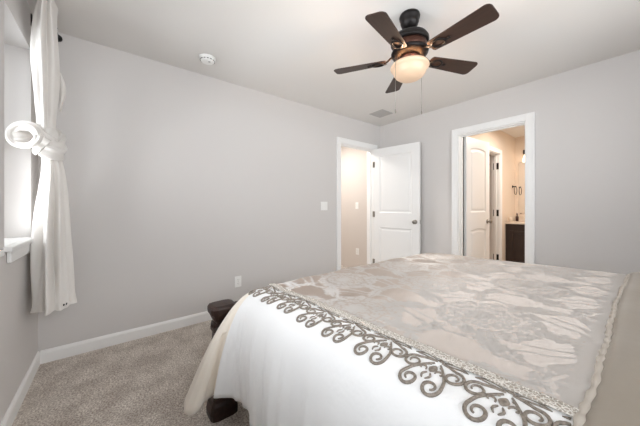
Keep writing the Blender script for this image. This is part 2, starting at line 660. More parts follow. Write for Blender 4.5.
# ------------------------------------------------------------------ hall beyond the entry door
hm = MB()
hm.box(-1.7, -HT - .001, 3.86, 3.96, 0, H)
struct('wall_hall_end', hm, M_HALL, 'warm beige hall wall seen through the entry doorway', 'wall')
hm = MB()
hm.box(-1.8, -1.7, 1.2, 3.96, 0, H)
hm.box(-1.7, -HT, 1.1, 1.2, 0, H)
struct('wall_hall_side', hm, M_HALL, 'beige hall walls out of sight beyond the entry door', 'wall')

# ------------------------------------------------------------------ bathroom shell
BX0, BX1, BY1 = 1.15, 2.75, 6.42
C0, C1, CH = 4.90, 5.59, 2.03
bmx = MB()
bmx.box(BX0 - .11, BX0, LY + HT, C0, 0, H)
bmx.box(BX0 - .11, BX0, C0, C1, CH, H)
bmx.box(BX0 - .11, BX0, C1, BY1 + .1, 0, H)
struct('wall_bathroom_left', bmx, M_BATH, 'warm beige bathroom wall with a closet doorway', 'wall')
struct('wall_bathroom_back', MB().box(BX0, BX1 + .1, BY1, BY1 + .1, 0, H), M_BATH, 'beige bathroom wall behind the vanity', 'wall')
struct('wall_bathroom_right', MB().box(BX1, BX1 + .1, LY + HT, BY1, 0, H), M_BATH, 'beige bathroom wall hidden right of the doorway', 'wall')
cm = MB()
cm.box(0.30, 0.36, C0 - .5, 6.52, 0, H)
cm.box(0.36, BX0 - .11, C0 - .5, C0 - .44, 0, H)
cm.box(0.36, BX0 - .11, 6.46, 6.52, 0, H)
struct('wall_closet', cm, M_BATH, 'unlit closet walls beyond the bathroom', 'wall')
door_trim('trim_3', 'x', C0, C1, CH, 0.065, BX0, BX0 - .11, 'casing of the closet doorway inside the bathroom')
d3 = thing('door_3', (BX0 - .135, C1 + .01, 0.012), 'closet door swung right back inside the dim closet', 'door', PI / 2, kind='structure')
door_leaf(d3, .64, 2.0, 0.022, M_DOOR, [(.1, .54, 1.045, 1.89), (.1, .54, .24, .83)])
knob(d3, .58, .91)
hm = MB()
for z in (.26, 1.02, 1.82):
    hm.box(BX0 - .085, BX0 - .004, C1 - .020, C1 - .0155, z - .055, z + .055)
tag(hm.build('door_hinge', M_BLACK), kind='structure')
bpy.data.objects['door_hinge'].parent = d3
bpy.data.objects['door_hinge'].matrix_parent_inverse = (Matrix.Translation(d3.location) @ Matrix.Rotation(PI / 2, 4, 'Z')).inverted()
del bpy.data.objects['door_hinge']['kind']
mbt = MB()
mbt.prism([(BX0 + u, v) for u, v in bbp], 'y', C1 + .066, BY1 - .56)
struct('baseboard_bathroom', mbt, M_TRIM, 'white baseboard beside the bathroom vanity', 'baseboard')

# ------------------------------------------------------------------ bathroom vanity and what is on it
v = thing('bathroom_vanity', (1.158, 5.88, 0), 'dark espresso vanity cabinet with cream top seen through the bathroom doorway', 'vanity cabinet')
VW, VD, VH = 1.30, .535, .825
m = MB()
m.box(0, VW, .02, VD, .09, VH)
m.box(.0, VW, .08, VD, 0, .09)
for a, b in ((0, .05), (.44, .48), (.84, .88), (VW - .05, VW)):
    m.box(a, b, 0, .02, .0, VH, .002)
for a, b in ((.05, .44), (.48, .84), (.88, VW - .05)):
    m.box(a, b, .0, .02, .70, VH, .0)
    m.box(a, b, .0, .02, .09, .15, .0)
m.build('body', M_CAB, v)
for a, b in ((.055, .435), (.485, .835), (.885, VW - .055)):
    m = MB()
    z0, z1, s = .14, .71, .055
    m.box(a, a + s, -.020, -.001, z0, z1, .003)
    m.box(b - s, b, -.020, -.001, z0, z1, .003)
    m.box(a + s, b - s, -.020, -.001, z0, z0 + s, .003)
    m.box(a + s, b - s, -.020, -.001, z1 - s, z1, .003)
    m.box(a + s, b - s, -.010, -.001, z0 + s, z1 - s)
    d = m.build('door', M_CAB, v)
    k = MB().lathe([(0, 0), (.007, 0), (.006, .012), (.013, .02), (.012, .026), (0, .029)], 16,
                   Matrix.Translation((b - .028, -.020, z1 - .08)) @ Matrix.Rotation(PI / 2, 4, 'X'))
    k.build('knob', M_NICKEL, d)
m = MB().box(-.006, VW + .01, -.022, VD + .003, VH + .0005, VH + .035, .005)
m.build('countertop', M_STONE, v)
m = MB().box(-.006, VW + .01, VD - .014, VD + .003, VH + .0355, VH + .125, .003)
m.build('backsplash', M_STONE, v)
CT = VH + .0352
m = MB().lathe([(0, 0), (.022, 0), (.024, .004), (.025, .06), (.023, .085), (.010, .095), (.009, .120), (.012, .121), (.012, .135), (0, .136)], 20)
m.tube([(0, 0, .13), (0, 0, .142), (0, -.03, .145)], .0045, 8)
sd = tag(m.build('soap_dispenser', M_GLASSBOTTLE), 'slim dark bottle on the vanity top in front of the mirror', 'bottle')
sd.location = (1.215, 6.30, CT)
cp = tag(MB().lathe([(0, 0), (.027, 0), (.030, .006), (.034, .088), (.031, .088), (.027, .01), (0, .008)], 24).build('tumbler', M_CUP),
         'small beige cup on the front left corner of the vanity', 'cup')
cp.location = (1.212, 5.935, CT)

mr = thing('bathroom_mirror', (1.21, BY1, .992), 'frameless wall mirror above the vanity reflecting the towel ring', 'mirror')
MB().box(0, 1.2, -.008, -.001, 0, .975, .001).build('mirror_glass', M_MIRROR, mr)
for x in (.25, .95):
    for z0 in (-.012, .967):
        MB().box(x, x + .02, -.012, -.001, z0, z0 + .02, .002).build('mirror_clip', M_NICKEL, mr)

vl = thing('vanity_light', (1.72, BY1, 2.13), 'wall lamp with lit glass shades above the bathroom mirror', 'wall lamp')
m = MB().box(-.44, .44, -.03, -.001, -.03, .05, .006)
m.build('backplate', M_BRONZE, vl)
for x in (-.36, 0, .36):
    m = MB().tube([(x, -.02, .02), (x, -.07, .035), (x, -.11, .02), (x, -.115, -.02)], .008, 8)
    m.lathe([(0, -.02), (.025, -.02), (.028, -.05), (0, -.05)], 16, Matrix.Translation((x, -.115, 0)))
    a = m.build('lamp_arm', M_BRONZE, vl)
    MB().lathe([(.026, -.050), (.048, -.085), (.062, -.15), (.066, -.185), (.062, -.184), (.045, -.09), (.020, -.055)], 24,
               Matrix.Translation((x, -.115, 0))).build('lamp_shade', M_SHADE, a)

tr = thing('towel_ring', (BX0, 6.27, 1.50), 'dark towel ring on the bathroom wall beside the mirror', 'towel ring')
MB().lathe([(0, 0.0005), (.024, .0005), (.022, .010), (.009, .013), (.008, .045), (.013, .048), (.012, .06), (0, .062)], 20,
           Matrix.Rotation(PI / 2, 4, 'Y')).build('mount', M_BRONZE, tr)
MB().tube([(.05, .075 * math.sin(a) , -.075 + .075 * math.cos(a)) for a in np.linspace(0, 2 * PI, 33)[:-1]], .005, 8, closed=True).build('ring', M_BRONZE, tr)


# ------------------------------------------------------------------ switches, outlets, vent, smoke detector
def switch(loc, rz, label, gang, group=None):
    """faces -y in its own frame"""
    r = thing('light_switch', loc, label, 'light switch', rz)
    w = .070 + .046 * (gang - 1)
    MB().box(-w / 2, w / 2, -.0065, -.0005, -.058, .058, .003).build('cover_plate', M_PLASTIC, r)
    for g in range(gang):
        x = (g - (gang - 1) / 2) * .046
        m = MB()
        m.prism([(-.0065, -.033), (-.0065, .033), (-.013, .030), (-.0075, -.030)], 'x', x - .0165, x + .0165)
        m.build('rocker', M_PLASTIC, r)
    return r


def outlet(loc, rz, label):
    r = thing('wall_outlet', loc, label, 'outlet', rz)
    MB().box(-.036, .036, -.0065, -.0005, -.058, .058, .003).build('cover_plate', M_PLASTIC, r)
    for z in (-.021, .021):
        m = MB()
        pts = [(.0165 * math.cos(a), z + .014 * math.sin(a) * 1.02) for a in np.linspace(0, 2 * PI, 25)[:-1]]
        m.prism(pts, 'y', -.0085, -.0060)
        rc = m.build('receptacle', M_PLASTIC, r)
        s = MB()
        s.box(-.0075, -.0055, -.0092, -.0080, z - .002, z + .007)
        s.box(.0055, .0075, -.0092, -.0080, z - .002, z + .006)
        s.lathe([(0, 0), (.0022, 0), (.0022, .001), (0, .001)], 10, Matrix.Translation((0, -.0081, z - .0075)) @ Matrix.Rotation(PI / 2, 4, 'X'))
        s.build('slots', M_SLOT, rc)
    MB().lathe([(0, 0), (.003, 0), (.0025, .0012), (0, .0014)], 10, Matrix.Translation((0, -.0063, 0)) @ Matrix.Rotation(PI / 2, 4, 'X')).build('screw', M_NICKEL, r)
    return r


switch((0, 2.667, 1.141), PI / 2, 'white two-gang rocker switch on the grey wall left of the entry doorway', 2)
switch((-.52, 3.86, 1.145), 0, 'white single switch on the beige hall wall seen through the doorway', 1)
outlet((0, 1.476, .332), PI / 2, 'white wall outlet on the grey wall just above the foot of the bed')
outlet((-.51, 3.86, .325), 0, 'white outlet low on the beige hall wall through the doorway')

vt = thing('ceiling_vent', (.404, 3.370, H), 'square slatted grey air vent on the ceiling near the far corner', 'air vent')
m = MB()
m.box(-.115, .115, -.115, -.095, -.010, -.0005, .003)
m.box(-.115, .115, .095, .115, -.010, -.0005, .003)
m.box(-.115, -.095, -.095, .095, -.010, -.0005, .003)
m.box(.095, .115, -.095, .095, -.010, -.0005, .003)
m.build('vent_frame', M_VENT, vt)
MB().box(-.095, .095, -.095, .095, -.002, -.0005).build('duct_plate', M_VOID, vt)
for i in range(9):
    y = -.084 + i * .021
    m = MB()
    m.prism([(y - .008, -.0022), (y - .0065, -.0022), (y + .009, -.0095), (y + .0075, -.0095)], 'x', -.095, .095)
    m.build('slat', M_VENT, vt)

sm = thing('smoke_detector', (.335, 1.075, H), 'round white smoke detector on the ceiling above the left wall', 'smoke detector')
MB().lathe([(0, -.0005), (.068, -.0005), (.068, -.010), (.064, -.012), (0, -.012)], 40).build('base', M_PLASTIC, sm)
MB().lathe([(.060, -.0121), (.060, -.022), (.053, -.034), (.040, -.039), (.020, -.040), (0, -.040)], 40).build('cover', M_PLASTIC, sm)
MB().lathe([(0, -.0401), (.010, -.0401), (.009, -.043), (0, -.0435)], 16, Matrix.Translation((.022, .01, 0))).build('test_button', M_VENT, sm)
m = MB()
for k in range(14):
    a = 2 * PI * k / 14
    m.box(-.008, .008, -.0012, .0012, -.0300, -.0245, 0, Matrix.Rotation(a, 4, 'Z') @ Matrix.Translation((0, .0585, 0)))
m.build('sound_slots', M_SLOT, sm)

# ------------------------------------------------------------------ ceiling fan
FX, FY = 1.7265, 2.009
fan = thing('ceiling_fan', (FX, FY, H), 'dark bronze ceiling fan with five walnut blades and a lit glass bowl', 'ceiling fan')
MB().lathe([(0, -.0005), (.064, -.0005), (.068, -.012), (.066, -.026), (.060, -.034), (.060, -.052), (.053, -.072), (.034, -.090), (.020, -.097), (0, -.098)], 40).build('canopy', M_BRONZE, fan)
MB().lathe([(0, -.090), (.013, -.090), (.013, -.116), (.022, -.120), (.022, -.134), (0, -.134)], 20).build('downrod', M_BRONZE, fan)
MB().lathe([(0, -.132), (.045, -.132), (.085, -.137), (.112, -.152), (.124, -.172), (.124, -.192), (.119, -.200), (0, -.200)], 48).build('motor_housing', M_BRONZE, fan)
MB().lathe([(0, -.2002), (.108, -.2002), (.110, -.208), (.110, -.240), (.104, -.248), (0, -.248)], 48).build('copper_ring', M_COPPER, fan)
MB().lathe([(0, -.2482), (.118, -.2482), (.122, -.255), (.118, -.268), (.096, -.280), (.080, -.286), (0, -.286)], 48).build('flywheel', M_BRONZE, fan)
MB().lathe([(0, -.2862), (.070, -.2862), (.066, -.300), (.060, -.314), (.058, -.330), (.050, -.334), (0, -.334)], 40).build('light_fitter', M_COPPER, fan)
# the bowl: rolled rim, bell side, round bottom
MB().lathe([(.108, -.342), (.112, -.338), (.118, -.338), (.124, -.346), (.126, -.355), (.122, -.364), (.112, -.369), (.109, -.373), (.108, -.382),
            (.103, -.398), (.092, -.414), (.074, -.428), (.049, -.438), (.024, -.442), (0, -.443),
            (0, -.437), (.046, -.432), (.088, -.408), (.102, -.380), (.104, -.365), (.108, -.342)], 56).build('light_bowl', M_BOWL, fan)
for k in range(3):      # the arms that carry the bowl
    a = math.radians(40 + 120 * k)
    MB().tube([(.054 * math.cos(a), .054 * math.sin(a), -.326), (.085 * math.cos(a), .085 * math.sin(a), -.328), (.113 * math.cos(a), .113 * math.sin(a), -.336)], .004, 8).build('bowl_arm', M_BRONZE, fan)
bd = bpy.data.lights.new('fan_bulb', 'POINT')
bd.energy, bd.color, bd.shadow_soft_size = 9.0, (1.0, 0.72, 0.48), .02
bo = bpy.data.objects.new('fan_bulb', bd)
COL.objects.link(bo)
bo.location = (FX, FY, H - .362)


def blade_mesh():
    m = MB()
    L0, L1, w0, w1, th = .155, .528, .046, .063, .006
    out = []
    out += [(L0, -w0 + .012), (L0 + .010, -w0)]
    for i in range(9):                      # outer rounded corners
        a = -PI / 2 + PI / 2 * i / 8
        out.append((L1 - .028 + .028 * math.cos(a), -w1 + .028 + .028 * math.sin(a)))
    for i in range(9):
        a = PI / 2 * i / 8
        out.append((L1 - .028 + .028 * math.cos(a), w1 - .028 + .028 * math.sin(a)))
    out += [(L0 + .010, w0), (L0, w0 - .012)]
    m.prism(out, 'z', -th / 2, th / 2, .0012)
    return m


def iron_mesh():
    m = MB()
    # arm from the flywheel out, splitting into a two-pronged loop under the blade
    m.tube([(.095, 0, .030), (.125, 0, .020), (.150, 0, .002), (.175, 0, -.006)], [.014, .012, .011, .010], 10, flat=.55)
    loop = []
    for a in np.linspace(0, 2 * PI, 29)[:-1]:
        loop.append((.212 + .040 * math.cos(a), .030 * math.sin(a), -.0085))
    m.tube(loop, .0075, 8, closed=True, flat=.6)
    m.box(.245, .285, -.008, .008, -.0105, -.0045, .002)
    for x, y in ((.188, .022), (.188, -.022), (.276, 0)):
        m.lathe([(0, -.014), (.005, -.013), (.006, -.010), (.006, -.006), (0, -.006)], 10, Matrix.Translation((x, y, 0)))
    return m


bl0 = ir0 = None
for k in range(5):
    ang = math.radians(-5 + 72 * k)
    mt = Matrix.Translation((0, 0, -.292)) @ Matrix.Rotation(ang, 4, 'Z') @ Matrix.Rotation(math.radians(-12), 4, 'X')
    if bl0 is None:
        bl0 = blade_mesh().build('fan_blade', M_BLADE, fan)
        ir0 = iron_mesh().build('blade_bracket', M_BRONZE, bl0)
        b = bl0
    else:
        b = bl0.copy()
        COL.objects.link(b)
        i2 = ir0.copy()
        COL.objects.link(i2)
        i2.parent = b
    b.matrix_local = mt


def chain(x, y, z0, z1):
    m = MB()
    m.tube([(x, y, z0), (x, y, z1 + .02)], .0013, 6)
    n = int((z0 - z1) / .012)
    for i in range(n):
        m.lathe([(0, -.0022), (.0022, 0), (0, .0022)], 6, Matrix.Translation((x, y, z0 - i * .012)))
    m.lathe([(0, 0), (.004, .003), (.005, .012), (.003, .024), (0, .026)], 10, Matrix.Translation((x, y, z1)))
    m.build('pull_chain', M_NICKEL, fan)


chain(-.020, -.130, -.340, -.690)
chain(.012, .1305, -.335, -.650)


# ------------------------------------------------------------------ curtain rod and knotted curtain
RY, RZ = .110, 2.372
rod = thing('curtain_rod', (0, 0, 0), 'black curtain rod with a ball finial above the narrow window', 'curtain rod')
MB().tube([(.085, RY, RZ), (.90, RY, RZ)], .009, 12).build('pole', M_BLACK, rod)
for x, sg in ((.085, -1), (.90, 1)):
    MB().lathe([(0, 0), (.011, 0), (.012, .006), (.008, .010), (.014, .016), (.024, .028), (.024, .040), (.014, .052), (0, .056)], 24,
               Matrix.Translation((x, RY, RZ)) @ Matrix.Rotation(sg * PI / 2, 4, 'Y')).build('finial', M_BLACK, rod)
for x in (.20, .86):
    m = MB().box(x - .012, x + .012, .0005, .006, RZ - .04, RZ + .04, .002)
    m.tube([(x, .005, RZ), (x, RY - .009, RZ - .012)], .006, 8)
    m.tube([(x, RY + .013 * math.sin(a), RZ - .013 * math.cos(a)) for a in np.linspace(-1.7, 1.7, 9)], .004, 6)
    m.build('bracket', M_BLACK, rod)

cur = thing('curtain', (.30, .11, .42), 'white cotton curtain tied in a big knot beside the narrow window', 'curtain')


def cloth_column(name, keys, n_lv, pleats, ph=0.0, seed=1, twist=0.0):
    """keys: (z, cx, cy, rx, ry, pleat depth)."""
    rs = np.random.RandomState(seed)
    K = spline(keys, n_lv)
    N = 132
    a = np.linspace(0, 2 * PI, N, endpoint=False)
    p1, p2, p3 = rs.rand(3) * 6.28
    rows = []
    for i, (z, cx, cy, rx, ry, am) in enumerate(K):
        t = i / (n_lv - 1)
        w = am * (np.cos(pleats * a + ph + twist * t + .5 * np.sin(3 * t * 4 + p1)) * .62
                  + .38 * np.cos((pleats * 2 - 3) * a + p2 + 2.2 * t) + .25 * np.cos(5 * a + p3 - 1.5 * t))
        r = 1 + w
        xs = cx + rx * np.cos(a) * r
        ys = np.maximum(cy + ry * np.sin(a) * r, .006)
        rows.append([(x - .30, y - .11, z - .42) for x, y in zip(xs, ys)])
    m = MB()
    m.grid(rows, closed=True)
    o = m.build(name, M_CURTAIN, cur)
    return o


cloth_column('upper_panel', [
    (2.425, .44, .110, .130, .034, .30), (2.37, .435, .108, .120, .030, .30), (2.28, .41, .098, .110, .040, .28), (2.10, .36, .090, .105, .052, .26),
    (1.95, .325, .086, .095, .052, .26), (1.82, .30, .084, .080, .046, .24), (1.72, .285, .084, .058, .040, .2), (1.62, .29, .084, .045, .040, .12)], 44, 6, seed=3)
cloth_column('lower_panel', [
    (1.55, .275, .092, .045, .040, .10), (1.46, .265, .106, .055, .042, .18), (1.36, .262, .112, .068, .050, .24), (1.20, .262, .112, .088, .060, .32),
    (1.00, .268, .112, .108, .068, .36), (.80, .275, .114, .124, .074, .36), (.60, .282, .118, .136, .078, .36), (.505, .285, .122, .142, .082, .34), (.478, .285, .122, .142, .082, .34)], 60, 7, ph=1.0, seed=5)

# the loop of cloth pulled out of the knot over the window
path = [(.44 + .05 * math.cos(a), .014 + .066 * math.cos(a), 1.560 + .060 * math.sin(a)) for a in np.linspace(0, 2 * PI, 46)]


def cloth_tube(name, path, rads, flat, folds, amp, up):
    m = MB()
    P = [Vector(p) - Vector((.30, .11, .42)) for p in path]
    n = 40
    rows = []
    for i, p in enumerate(P):
        t = (P[min(i + 1, len(P) - 1)] - P[max(i - 1, 0)]).normalized()
        u = Vector(up)
        s = t.cross(u).normalized()
        u = s.cross(t).normalized()
        row = []
        for k in range(n):
            a = 2 * PI * k / n
            rr = rads[i] * (1 + amp * math.cos(folds * a + .06 * i) + .4 * amp * math.cos((folds + 4) * a - .1 * i))
            row.append(p + s * rr * flat * math.cos(a) + u * rr * math.sin(a))
        rows.append(row)
    m.grid(rows, closed=True)
    for row in (rows[0], rows[-1]):
        m._add([tuple(q) for q in row], [tuple(range(n))], None, True)
    return m.build(name, M_CURTAIN, cur)


ts = np.linspace(0, 1, 46)
cloth_tube('knot_loop', path, list(.019 + .005 * np.sin(2 * PI * ts)), 1.0, 4, .22, (1, 0, 0))
for zc, yc, rr in ((1.572, .020, .020), (1.540, .024, .019)):
    pp = spline([(.30, .085, zc), (.36, .050, zc + .004), (.40, yc - .02, zc), (.40, yc - .055, zc - .004)], 20)
    cloth_tube('inner_fold', pp, [rr] * 20, .8, 4, .10, (0, 0, 1))
# the knot: a wrap going round the gathered cloth on a slant, and a bundle inside it
wrap = [(.292 + .072 * math.cos(a), .095 + .052 * math.sin(a), 1.565 - .062 * math.sin(a + .9)) for a in np.linspace(0, 2 * PI, 41)]
cloth_tube('knot_wrap', wrap, [.060] * 41, .50, 6, .20, (0, 0, 1))
m = MB()
rows = []
for i in range(33):
    t = PI * i / 32
    row = []
    for k in range(64):
        a = 2 * PI * k / 64
        rr = 1 + .07 * math.cos(7 * a + 5 * t) * math.sin(t)
        row.append((.288 - .30 + .080 * math.sin(t) * math.cos(a) * rr, .096 - .11 + .060 * math.sin(t) * math.sin(a) * rr, 1.555 - .42 + .115 * math.cos(t)))
    rows.append(row)
m.grid(rows, closed=True)
m.build('knot_core', M_CURTAIN, cur)
# the folded point of cloth that hangs free above the knot
m = MB()
tp = spline([(.20, .140, 2.06, .004), (.20, .150, 1.99, .016), (.20, .152, 1.92, .015), (.20, .146, 1.86, .009), (.20, .140, 1.80, .001)], 24)
rows = []
for x, y, z, w in tp:
    rows.append([(x - .30 + .030 * math.cos(a), y - .11 + w * math.sin(a), z - .42) for a in np.linspace(0, 2 * PI, 21)[:-1]])
m.grid(rows, closed=True)
m.build('free_fold', M_CURTAIN, cur)
# hem with tiny dark stitched marks at its corner
m = MB()
for i, (dz, hh) in enumerate(((.012, .018), (.010, .022), (.018, .016))):
    m.tube([(.405 - .30 - .02 * i, .178 - .11 + .010 * i, .490 - .42 + dz), (.406 - .30 - .02 * i, .180 - .11 + .010 * i, .490 - .42 + dz + hh * .6)], .004, 6)
tag(m.build('hem_mark', M_BLACK, cur), 'tiny black marks on the curtain hem')

# ------------------------------------------------------------------ bed
BYC = 1.925                 # middle of the bed
YN, YF = 1.130, 2.720       # braid line on the near side and its mirror on the far side
bed = thing('bed', (2.4, BYC, 0), 'wide bed with dark carved wooden footboard under the cream comforter', 'bed')


def bedpart(mb, name, material):
    o = mb.build(name, material, bed)
    o.matrix_parent_inverse = Matrix.Translation((-2.4, -BYC, 0))
    return o


def post(cx, cy):
    m = MB()
    s = [(.074, 0), (.076, .03), (.068, .07), (.058, .085), (.056, .10), (.056, .30), (.050, .40), (.047, .45), (.056, .462), (.056, .474), (.044, .490),
         (.040, .505), (.050, .520), (.060, .545), (.068, .558), (.070, .572), (.070, .586), (.064, .596), (.05, .601), (.0, .602)]
    mt = Matrix.Translation((cx, cy, 0))
    rows = []
    n = 4 * 6
    for r, z in s:
        row = []
        for k in range(n):
            a = 2 * PI * k / n
            e = 5.0
            c, d = math.cos(a), math.sin(a)
            q = (abs(c) ** e + abs(d) ** e) ** (-1 / e)
            row.append((cx + r * q * c * .92, cy + r * q * d, z))
        rows.append(row)
    m.grid(rows, closed=True, smooth=False)
    m._add(rows[0], [tuple(range(n))])
    return m


PXc = 1.258
for cy, nm in ((.905, 'footboard_post'), (2 * BYC - .905, 'footboard_post')):
    p = bedpart(post(PXc, cy), nm, M_WOOD)
    r = MB().tube([(PXc + .050, cy - .052 - .004, .492 + .02 * math.cos(a)) if False else (PXc + .02 * math.sin(a), cy - .045 * (1 if cy < BYC else -1), .492 + .02 * math.cos(a)) for a in np.linspace(0, 2 * PI, 17)[:-1]], .010, 8, closed=True)
    r.lathe([(0, -.012), (.014, -.008), (.016, 0), (.014, .008), (0, .012)], 14, Matrix.Translation((PXc, cy - .050 * (1 if cy < BYC else -1), .492)) @ Matrix.Rotation(PI / 2, 4, 'X'))
    rr = r.build('scroll', M_WOOD, p)
m = MB()
m.box(PXc - .02, PXc + .02, .96, 2 * BYC - .96, .16, .54, .004)
prof = [(PXc - .065, .545), (PXc - .06, .565), (PXc - .04, .578), (PXc + .04, .578), (PXc + .06, .565), (PXc + .065, .545), (PXc + .04, .535), (PXc - .04, .535)]
m.prism(prof, 'y', .985, 2 * BYC - .985)
bedpart(m, 'footboard', M_WOOD)
for s in (-1, 1):
    m = MB().box(1.43, 3.44, BYC + s * .963 - .013, BYC + s * .963 + .013, .14, .36, .004)
    bedpart(m, 'side_rail', M_WOOD)
m = MB()
m.box(3.45, 3.51, .93, 2.92, 0, 1.10, .01)
hp = [(3.43, 1.10), (3.43, 1.16), (3.46, 1.19), (3.50, 1.19), (3.53, 1.16), (3.53, 1.10)]
m.prism(hp, 'y', .92, 2.93, .004)
bedpart(m, 'headboard', M_WOOD)
m = MB()
for x in (1.6, 2.1, 2.6, 3.1):
    m.box(x - .04, x + .04, .955, 2.895, .20, .225)
bedpart(m, 'slat', M_WOOD)

mt_ = tag(MB().box(1.40, 3.43, .985, 2.865, .226, .640, .06, seg=4).build('mattress', M_MATTRESS), 'thick mattress hidden under the cream comforter', 'mattress')


# ------------------------------------------------------------------ comforter
def smooth_noise(x, y, sc, seed):
    rs = np.random.RandomState(seed)
    out = np.zeros_like(np.asarray(x, float) + np.asarray(y, float))
    for k in range(7):
        a = rs.rand() * 2 * PI
        f = sc * (0.6 + rs.rand() * 1.1)
        out = out + np.sin(f * (np.cos(a) * x + np.sin(a) * y) + rs.rand() * 6.28)
    return out / 7 * 1.6


def ztop(x, y):
    x = np.asarray(x, float)
    y = np.asarray(y, float)
    base = .697 + .041 * np.clip((x - 1.40) / 1.25, -.2, 1.0)
    crown = .008 * (1 - ((y - BYC) / .8) ** 2)
    return base + crown + .0045 * smooth_noise(x, y, 11, 4) + .002 * smooth_noise(x, y, 34, 9)


XF, XH = 1.455, 2.660       # where the top turns down at the foot; where the comforter ends at the head
YTN, YTF = 1.020, 2.790     # where the top turns down along the near and the far side


def bez(P0, P1, P2, P3, t):
    t = t[:, None]
    return (1 - t) ** 3 * P0 + 3 * (1 - t) ** 2 * t * P1 + 3 * (1 - t) * t * t * P2 + t ** 3 * P3


def edge_rows(T, P1, P2, B, n=34):
    """rows of the drape: from the flat top over the shoulder (T) to the hem (B); returns inner and hanging rows"""
    tt = np.linspace(0, 1, n)
    cols = [bez(np.array(a), np.array(b), np.array(c), np.array(d), tt) for a, b, c, d in zip(T, P1, P2, B)]
    T = np.array(T)
    hem = np.concatenate([[0], np.cumsum(np.linalg.norm(np.diff(np.array(B), axis=0), axis=1))])
    for c, tv, pv, h in zip(cols, T, P1, hem):       # soft hanging folds
        out = np.array(pv)[:2] - tv[:2]
        out = out / (np.linalg.norm(out) + 1e-9)
        w = .0045 * math.sin(h * 46 + 1.2 * math.sin(h * 9)) + .0035 * math.sin(h * 97 + 2.0 * math.sin(h * 5.0) + .8)
        ramp = np.clip((tt - .28) / .5, 0, 1) ** 1.3
        c[:, :2] += out[None, :] * (w * ramp)[:, None]
    I = np.stack([np.maximum(T[:, 0], 1.53), np.clip(T[:, 1], YN + .03, YTF - .06)], -1)
    inner = []
    for f in np.linspace(0, 1, 14)[:-1]:
        p = I + (T[:, :2] - I) * f
        inner.append([(x, y, z) for (x, y), z in zip(p, ztop(p[:, 0], p[:, 1]))])
    hang = [[tuple(c[i]) for c in cols] for i in range(n)]
    return inner, hang


# key points round the near side, the corner and the foot: (T), (P1), (P2), (B)
keys = []


def near_key(x, yb, zb, yo=.0):
    keys.append(((x, YTN, 0), (x, .905, 0), (x, .885 + yo, .50), (x, yb, zb)))


near_key(3.42, .888, .21)
for x, w in ((3.1, .006), (2.8, -.006), (2.661, .0), (2.5, .008), (2.25, -.008), (2.05, .010), (1.9, -.008), (1.78, .006)):
    near_key(x, .888 + w, .205, w * .6)
near_key(1.68, .892, .20)
near_key(1.59, .912, .195)
keys.append(((1.53, YTN, 0), (1.53, .915, 0), (1.52, .890, .50), (1.53, .915, .195)))
keys.append(((1.490, YTN + .002, 0), (1.475, .920, 0), (1.465, .880, .50), (1.46, .872, .20)))
keys.append(((1.470, YTN + .006, 0), (1.440, .925, 0), (1.435, .862, .50), (1.412, .822, .197)))   # crest of the fold
keys.append(((1.464, YTN + .009, 0), (1.430, .930, 0), (1.412, .862, .50), (1.372, .842, .19)))
keys.append(((1.460, YTN + .013, 0), (1.415, .935, 0), (1.400, .862, .50), (1.340, .800, .150)))
keys.append(((1.457, YTN + .018, 0), (1.385, .942, 0), (1.385, .835, .50), (1.345, .740, .112)))
keys.append(((1.455, YTN + .024, 0), (1.355, .950, 0), (1.355, .825, .50), (1.285, .705, .105)))
keys.append(((1.452, YTN + .032, 0), (1.338, .962, 0), (1.340, .830, .50), (1.252, .715, .135)))   # hanging corner
keys.append(((1.450, YTN + .045, 0), (1.335, .982, 0), (1.345, .865, .54), (1.262, .765, .20)))
keys.append(((1.450, YTN + .065, 0), (1.345, 1.015, 0), (1.352, .945, .56), (1.345, .870, .34)))
keys.append(((1.450, YTN + .090, 0), (1.360, 1.06, 0), (1.362, 1.02, .55), (1.362, .995, .36)))
for y in (1.2, 1.5, 1.925, 2.35, 2.6):
    keys.append(((1.450, y, 0), (1.360, y, 0), (1.364, y, .55), (1.364, y, .36)))
keys.append(((1.450, 2.74, 0), (1.370, 2.78, 0), (1.364, 2.82, .55), (1.364, 2.85, .36)))
keys.append(((1.470, 2.785, 0), (1.40, 2.87, 0), (1.40, 2.95, .50), (1.39, 3.00, .2)))
keys.append(((1.53, YTF, 0), (1.50, 2.90, 0), (1.50, 2.955, .50), (1.50, 2.96, .2)))
for x in (1.8, 2.2, 2.661, 3.0, 3.42):
    keys.append(((x, YTF, 0), (x, 2.905, 0), (x, 2.945, .50), (x, 2.955, .2)))
K = np.array([[c for p in k for c in p] for k in keys])
NS = 420
KS = spline(K, NS)
Tm, P1m, P2m, Bm = KS[:, 0:3].copy(), KS[:, 3:6].copy(), KS[:, 6:9].copy(), KS[:, 9:12].copy()
Tm[:, 2] = ztop(Tm[:, 0], Tm[:, 1])
drop = np.clip((1.52 - P1m[:, 0]) / .14, 0, 1)
P1m[:, 2] = Tm[:, 2] - .004 * drop
# soft vertical folds in the hanging cloth
ar = np.arange(NS)
wob = np.sin(ar * .33) * .5 + np.sin(ar * .17 + 1.3) * .5
Bm[:, 1] += .006 * wob * (Tm[:, 1] < 1.03) * (Bm[:, 0] > 1.5)
P2m[:, 1] += .006 * wob * (Tm[:, 1] < 1.03) * (Bm[:, 0] > 1.5)

com = thing('comforter', (2.0, BYC, .70), 'cream satin comforter with damask centre and embroidered scroll border on the bed', 'comforter')


def compart(mb, name, material, **kw):
    o = mb.build(name, material, com, **kw)
    o.matrix_parent_inverse = Matrix.Translation((-2.0, -BYC, -.70))
    return o


